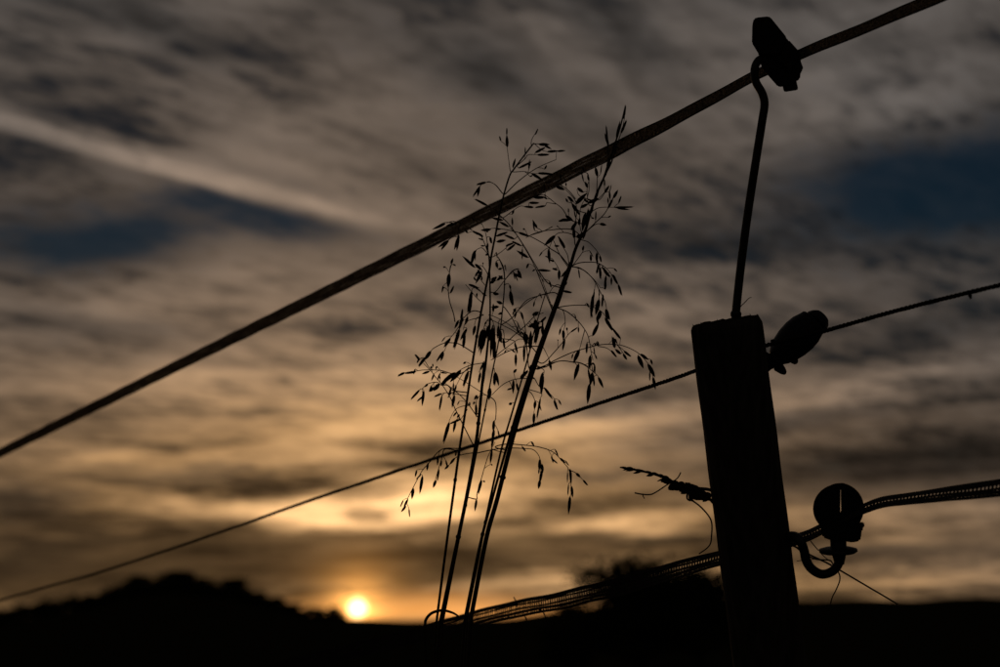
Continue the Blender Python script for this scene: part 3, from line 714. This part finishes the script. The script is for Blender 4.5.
CROPS.append((395,270,6.667,
 ["400,345 390,290 365,210 355,120 365,0 370,-30","600,180 560,130 520,120 510,150","570,280 530,272 495,285 450,330 430,370 380,440 330,485","560,320 510,330 470,350 455,400","520,550 430,495 380,485 320,490 260,520 240,540 200,590","370,455 345,500 330,540","190,590 220,640 245,667","580,215 540,180 470,95","610,170 580,150 520,110 490,95","600,100 570,60 560,20","640,60 660,80","670,145 730,70 790,5 830,-5","725,100 755,92 770,115",
  "640,330 700,360 780,400 850,450 900,500 960,570","625,300 660,310 740,350 830,420","720,360 790,310 850,230 900,190 990,165 1050,150","730,250 780,320 820,400 860,470 890,580","740,480 800,430 870,370 930,310 990,285","660,590 700,550 780,490 830,460 880,470","640,600 680,580 760,540 860,510 980,510","890,640 870,400 855,330 838,280","620,330 600,360 590,400","640,320 655,350 655,380","700,330 690,350 690,370","590,300 545,320 530,370","790,470 800,500 805,560","720,400 728,440 726,460"],
 ["360,25 355,110 W","390,110 370,155 w","512,140 488,278 W","505,150 500,275 W","450,265 440,335 w","425,335 400,385 w","450,310 430,390 w","485,310 470,360 w","430,390 397,515 W","415,430 390,515 w","465,420 455,520 W","480,390 440,460 w","535,370 522,430 w","370,455 330,510 w","240,540 200,595 W","200,585 160,640 W","165,600 135,565 w","325,540 280,605 w","322,545 308,600 w",
  "590,390 563,530 w","600,390 572,550 w","578,400 555,510 w","622,370 610,450 w","650,370 638,560 w","662,370 655,575 w","660,430 640,540 w","690,370 685,450 w","700,400 706,480 W","722,455 730,520 w","490,95 555,120 w","580,10 542,82 w","570,25 555,60 w","525,50 540,70","640,90 672,50 W","680,70 715,40 w","655,158 690,160 w","680,210 715,225 w","655,280 655,230 w","650,250 690,245 w","690,295 715,285","795,25 840,45 w","820,5 842,52 w","765,100 770,125","768,140 782,230 W","775,150 788,230 w","805,560 805,635 w","862,500 860,600 w","798,485 815,545 w","882,430 872,495 w","905,430 902,535 w","910,380 960,360 w","950,350 940,480 W","915,300 955,280 w","985,340 980,430 w","840,280 855,330","600,440 585,520 w","615,380 600,470 w","670,480 662,590 w","640,395 628,470 w"]))
CROPS.append((515,270,6.667,
 ["455,0 520,60 560,130 600,210 610,260","285,250 340,240 410,235 500,240 580,280 620,340","290,255 350,280 410,330 460,390 490,450 510,560 520,600","465,400 430,530","320,270 335,350 325,400","190,620 260,550 320,480 360,425 415,385","160,660 260,605 380,550 480,520 560,500 640,495 720,505 800,540 850,580 900,640","560,510 610,520 645,545","190,650 290,608 380,612 440,620 500,650","190,520 230,600","225,160 250,120 280,98","250,270 150,20 135,-20","245,240 160,10","-10,300 0,290 70,225 150,175 250,150","530,130 520,170","560,130 560,195","680,500 730,540","690,510 725,560"],
 ["520,165 507,305 W","588,165 580,240 w","560,195 540,290 W","570,270 555,330 W","545,310 555,360 w","555,360 517,440 W","600,320 650,400 W","650,390 705,460 w","605,260 618,325 w","610,260 630,330 w","602,60 602,130 w","570,0 570,50 w","548,0 546,20","590,0 630,45 w","655,40 680,90 w","688,95 710,165 w","430,530 393,612 W","480,485 477,552 w","502,570 496,652 W","322,400 324,460 w","332,458 318,530 w","370,415 415,385","652,450 665,520 W","640,535 675,578 w","670,530 705,560 w","720,560 745,595 w","725,540 770,575 w","820,570 852,647 W","835,560 885,595 w","885,630 915,667 w","228,600 241,662 w","340,60 290,230 w","320,140 375,150 w","80,430 76,490 W","105,420 100,530 W","62,500 60,600 w","90,380 160,350 W","160,380 130,480 W","120,300 155,285 w","185,370 182,425 w","170,350 205,315 w","130,400 175,380 W","110,360 150,400 W","135,330 140,400 W"]))
CROPS.append((395,350,6.667,
 ["500,120 430,160 370,155 300,135 200,133 140,140 60,152","190,90 240,140 270,180 320,240 370,320 400,390 440,470 530,650","600,85 510,100 440,130 390,170","390,270 350,235 310,235 280,215 220,225 180,260","440,300 390,290 340,285 300,295","490,120 450,160 410,235","330,220 400,270 480,350 545,440","370,155 480,220 605,300","500,370 450,375 400,400 362,470","480,400 440,460","645,300 720,230 800,195 890,190 930,190","540,420 540,360 550,300","630,310 670,350 672,450 660,490 655,600","910,180 930,190 960,240 980,230","880,270 910,290 935,350 925,420","660,120 665,150","490,100 485,140","560,150 590,80"],
 ["65,150 22,172 w","140,145 70,155 w","185,158 230,142","305,150 345,155","400,150 315,220 W","440,135 375,205 W","345,200 312,235 w","165,265 110,325 w","220,225 200,245","192,270 182,362 w","185,310 150,340","260,250 230,275 W","295,225 262,268 W","310,290 265,310 w","312,305 297,395 w","397,300 382,375 w","410,235 387,300 w","490,140 457,237 W","362,480 325,610 W","405,470 390,542 w","440,460 370,490 w","410,415 390,440","430,430 415,450","570,150 557,215 w","597,80 590,205 W","590,90 570,130 w","668,150 662,230 W","672,150 690,230 w","632,250 627,325 W","540,360 542,440 w","545,300 530,330","660,470 655,540 w","660,530 650,600 w","655,590 645,640 w","810,130 790,150 w","790,200 787,282 w","780,255 750,265","810,220 820,270 w","775,352 764,366 W","885,140 835,188 W","905,100 900,150 w","985,150 965,245 W","970,320 947,445 w","928,420 924,490 w","936,340 930,390 w"]))
CROPS.append((515,350,6.667,
 ["130,130 290,75 380,80 440,90 490,120 550,170","130,190 160,240 200,260 250,310 270,340","190,130 190,170","175,290 168,320","510,90 520,150 530,95"],
 ["425,90 397,190 W","515,150 502,230 W","497,225 485,345 W","515,150 528,220 w","530,95 532,152","555,180 585,245 w","187,165 175,285 W","170,320 147,447 w","195,250 245,320 w","260,335 282,395 w","920,180 935,255 w","888,95 928,172 W"]))
CROPS.append((395,430,5.0,
 ["385,85 315,92 250,92 210,115 170,165 135,205 100,270 65,340 50,385","250,95 235,140 210,220 200,260","405,112 330,125 290,150 270,175","390,120 480,100 560,90 640,92 690,98 720,130 730,180","500,85 560,70 640,75 720,85 790,110 840,160 870,200 880,270 880,330","870,200 905,215 940,250","488,60 486,95","500,60 470,120 450,180 430,250 410,320 408,345","560,70 600,60"],
 ["65,345 45,385","55,380 33,407","92,290 85,340 w","138,228 125,310 w","130,222 108,245","165,165 160,200","232,150 230,180","220,195 212,250 w","205,250 192,285 w","270,175 250,195","300,140 275,170 w","725,145 721,200 w","735,170 738,212 w","735,200 724,262 w","725,250 718,290 w","780,140 810,165","825,140 850,165 w","876,195 880,260 w","882,280 888,332 w","876,330 868,412 w","905,215 925,235 w","940,250 962,275 w","635,83 652,105","485,95 477,162 w","432,250 416,315 W","408,345 400,400 w"]))
def dseg(p, a, b):
    ax_, ay_ = a; bx, by = b; vx, vy = bx-ax_, by-ay_; l = vx*vx+vy*vy
    t = 0 if l == 0 else max(0, min(1, ((p[0]-ax_)*vx+(p[1]-ay_)*vy)/l))
    return sqrt((ax_+vx*t-p[0])**2+(ay_+vy*t-p[1])**2), (ax_+vx*t, ay_+vy*t), t
def dpoly(p, poly):
    best = (1e9, None, 0)
    for i in range(len(poly)-1):
        d, q, t = dseg(p, poly[i], poly[i+1])
        if d < best[0]: best = (d, q, i+t)
    return best
def build_grass():
    rnd = random.Random(17)
    roots = {}; nodes = []          # nodes: dict(poly, depths, key, parent object)
    br_src = []
    for key, (Z, stem, (r0, r1), label) in K.items():
        P = spline(stem, 5); n = len(P)
        pts = [at(x, y, Z) for x, y in P]; rad = [(r0+(r1-r0)*min(1, (i/(n-1))*1.15))*Z/F for i in range(n)]
        low = pts[-1]; dv = (pts[-1]-pts[-5]); dv.normalize(); gz = ground(low.x, low.y)
        foot = Vector((low.x+dv.x*.25, low.y+.01, gz-.02)); mid = low.lerp(foot, .4)+dv*.02
        root = empty('grass_stalk', (foot.x, foot.y, gz)); roots[key] = root
        b = MB(); b.tube(pts+[mid, foot], rad+[rad[-1]*1.05, rad[-1]*1.1], 7); st = b.build('stem', M['straw'], root)
        # joints (nodes) on the stem
        for f in (.62, .86):
            i = int(n*f); q = pts[i]; tdir = (pts[i+1]-pts[i-1]).normalized(); b = MB()
            b.lathe(q-tdir*.0022, tdir, [(0, rad[i]*1.0), (.0012, rad[i]*1.35), (.003, rad[i]*1.35), (.0044, rad[i]*1.0)], 8); b.build('joint', M['straw'], root)
        tag(root, label, 'grass', 'tall dry grass stalks')
        nodes.append(dict(poly=[tuple(p) for p in P], dep=[Z]*n, key=key, obj=root, stem=True, pts=pts))
    stems = list(nodes)
    for x0, y0, s, brs, sps in CROPS:
        for b_ in brs:
            pts = [tuple(float(c) for c in q.split(',')) for q in b_.split()]
            br_src.append([(x0+x/s, y0+y/s) for x, y in pts])
    for poly in br_src:
        best = None
        for nd_ in stems:
            for end in (0, -1):
                d, q, t = dpoly(poly[end], nd_['poly'])
                if nd_['key'] == 'f': d += 9
                if best is None or d < best[0]: best = (d, nd_, end, q)
        d, nd_, end, q = best
        if end == -1: poly = poly[::-1]
        if 1.2 < d < 16: poly = [q]+poly
        P = spline(poly, 5); n = len(P); Z = K[nd_['key']][0]
        drift = rnd.uniform(-.03, .03) if nd_['key'] != 'f' else rnd.uniform(-.03, .01)
        ln = sum(sqrt((a[0]-b[0])**2+(a[1]-b[1])**2) for a, b in zip(P, P[1:]))
        dep = [Z+drift*min(1, ln/60)*(i/(n-1))**1.2 for i in range(n)]
        pts = [at(x, y, z) for (x, y), z in zip(P, dep)]
        r0 = .62 if ln > 45 else .52
        rad = [(r0*(1-.45*i/(n-1)))*z/F for i, z in enumerate(dep)]
        b = MB(); b.tube(pts, rad, 5); nodes.append(dict(poly=P, dep=dep, key=nd_['key'], obj=None, root=roots[nd_['key']], mb=b, stem=False, n=0))
    todo = []
    for x0, y0, s, brs, sps in CROPS:
        for s_ in sps:
            q = s_.split(); a = tuple(float(c) for c in q[0].split(',')); e = tuple(float(c) for c in q[1].split(','))
            wf = {'w': 3.3, 'W': 4.5}.get(q[2] if len(q) > 2 else '', 2.5)
            a = (x0+a[0]/s, y0+a[1]/s); e = (x0+e[0]/s, y0+e[1]/s)
            best = None
            for nd_ in nodes:
                for (p0, p1) in ((a, e), (e, a)):
                    d, pt, t = dpoly(p0, nd_['poly']); d2 = d+(1.5 if p0 is e else 0)+(2 if nd_['stem'] else 0)
                    if best is None or d2 < best[0]: best = (d2, nd_, p0, p1, pt, t, d)
            d2, nd_, p0, p1, pt, t, d = best
            i = min(int(t), len(nd_['dep'])-1); Zb = nd_['dep'][i]
            zb = Zb+rnd.uniform(-.004, .004); w0 = at(*p0, zb); w1 = at(*p1, zb+rnd.uniform(-.004, .004))
            if 0.8 < d < 30:
                sag = ((p0[0]+pt[0])/2, (p0[1]+pt[1])/2 - min(3, d*.2))
                ped = [at(*q_, z_) for q_, z_ in zip(spline([pt, sag, p0], 3), [Zb+(zb-Zb)*k/6 for k in range(7)])]
                if nd_.get('mb'): nd_['mb'].tube(ped, .36*Zb/F, 4)
                else:
                    b = MB(); b.tube(ped, .36*Zb/F, 4); b.build('pedicel', M['straw'], nd_['obj'])
            todo.append((nd_, w0, w0+(w1-w0)*1.14, wf*Zb/F))
    for nd_ in [q for q in nodes if not q['stem']]:
        P = nd_['poly']; ln = sum(sqrt((a[0]-b[0])**2+(a[1]-b[1])**2) for a, b in zip(P, P[1:]))
        for k in range(int(ln/22*rnd.uniform(.5, 1.5))):
            i = rnd.randrange(max(1, len(P)//3), len(P)); x, y = P[i]; Zb = nd_['dep'][i]
            dxy = (P[i][0]-P[i-1][0], P[i][1]-P[i-1][1]); l = sqrt(dxy[0]**2+dxy[1]**2)+1e-6; sg = rnd.choice((-1, 1)); f = rnd.uniform(2.5, 8)
            ex = x+(dxy[0]/l*.8-sg*dxy[1]/l*.7)*f; ey = y+(dxy[1]/l*.8+sg*dxy[0]/l*.7)*f
            droop = rnd.uniform(.3, 1.0) if y > 235 else rnd.uniform(-1.0, .1)
            tx = ex+(ex-x)/f*rnd.uniform(1, 4); ty = ey+rnd.uniform(6, 10)*droop+(ey-y)/f*3
            zb = Zb+rnd.uniform(-.006, .006)
            nd_['mb'].tube([at(x, y, Zb), at((x+ex)/2, (y+ey)/2-f*.08, (Zb+zb)/2), at(ex, ey, zb)], .34*Zb/F, 4)
            todo.append((nd_, at(ex, ey, zb), at(tx, ty, zb+rnd.uniform(-.003, .003)), rnd.uniform(1.6, 2.4)*Zb/F))
    for nd_ in nodes:
        if not nd_['stem']: nd_['obj'] = nd_['mb'].build('branch', M['straw'], nd_['root'])
    for nd_, w0, w1, w in todo: put_spikelet(w0, w1, w, nd_['obj'], rnd)
    return roots
roots = build_grass()
# curled blade arching over the lower tape at the stalks' foot, and small sprigs on the tape
def blade(name, pts, Z, w_px, label):
    P = spline(pts, 6); V = []; Fc = []; n = len(P)
    for i, (x, y) in enumerate(P):
        t_ = i/(n-1); w = w_px*(sin(pi*(.12+.86*t_))**.6)*Z/F; dxp = P[min(i+1, n-1)][0]-P[max(i-1, 0)][0]; dyp = P[min(i+1, n-1)][1]-P[max(i-1, 0)][1]
        l = sqrt(dxp*dxp+dyp*dyp)+1e-6; p = at(x, y, Z); side_ = (at(x-dyp/l, y+dxp/l, Z)-p).normalized(); dp = (p-Vector((0,0,HC))).normalized()
        V += [p-side_*w*.5-dp*.0004, p+side_*w*.5-dp*.0004, p+side_*w*.5+dp*.0004, p-side_*w*.5+dp*.0004]
    for i in range(n-1):
        for k in range(4): j = (k+1) % 4; Fc.append((i*4+k, i*4+j, (i+1)*4+j, (i+1)*4+k))
    Fc += [(0,3,2,1), tuple((n-1)*4+k for k in range(4))]
    o = mesh_obj(name, V, Fc, M['straw'], None, org=at(*pts[0], Z)); tag(o, label, 'grass blade'); return o
def cg(x, y): return (400+x/5, 540+y/5)
blade('curled_blade', [cg(135,700), cg(126,520), cg(125,435), cg(131,396), cg(160,365), cg(210,352), cg(258,362), cg(290,380), cg(308,400)], 1.60, 3.0, 'curled dry blade arching over the foot of the left stalks')
def sprig(pts, label):
    Z = Zf(pts[0][0])+.045
    stem_thing('sprig', label, 'sprig', [('stem', pts, [.9, .5])], Z, pts[0])
sprig([cg(584,322), cg(578,304), cg(568,285)], 'tiny sprig sticking up from the top edge of the lower tape')
sprig([cg(728,420), cg(727,385), cg(715,360), cg(700,348)], 'tiny curved sprig hanging below the lower tape, nearer the post')
sprig([cg(634,415), cg(631,392), cg(622,378)], 'tiny straight sprig hanging below the lower tape, nearer the tall stalks')
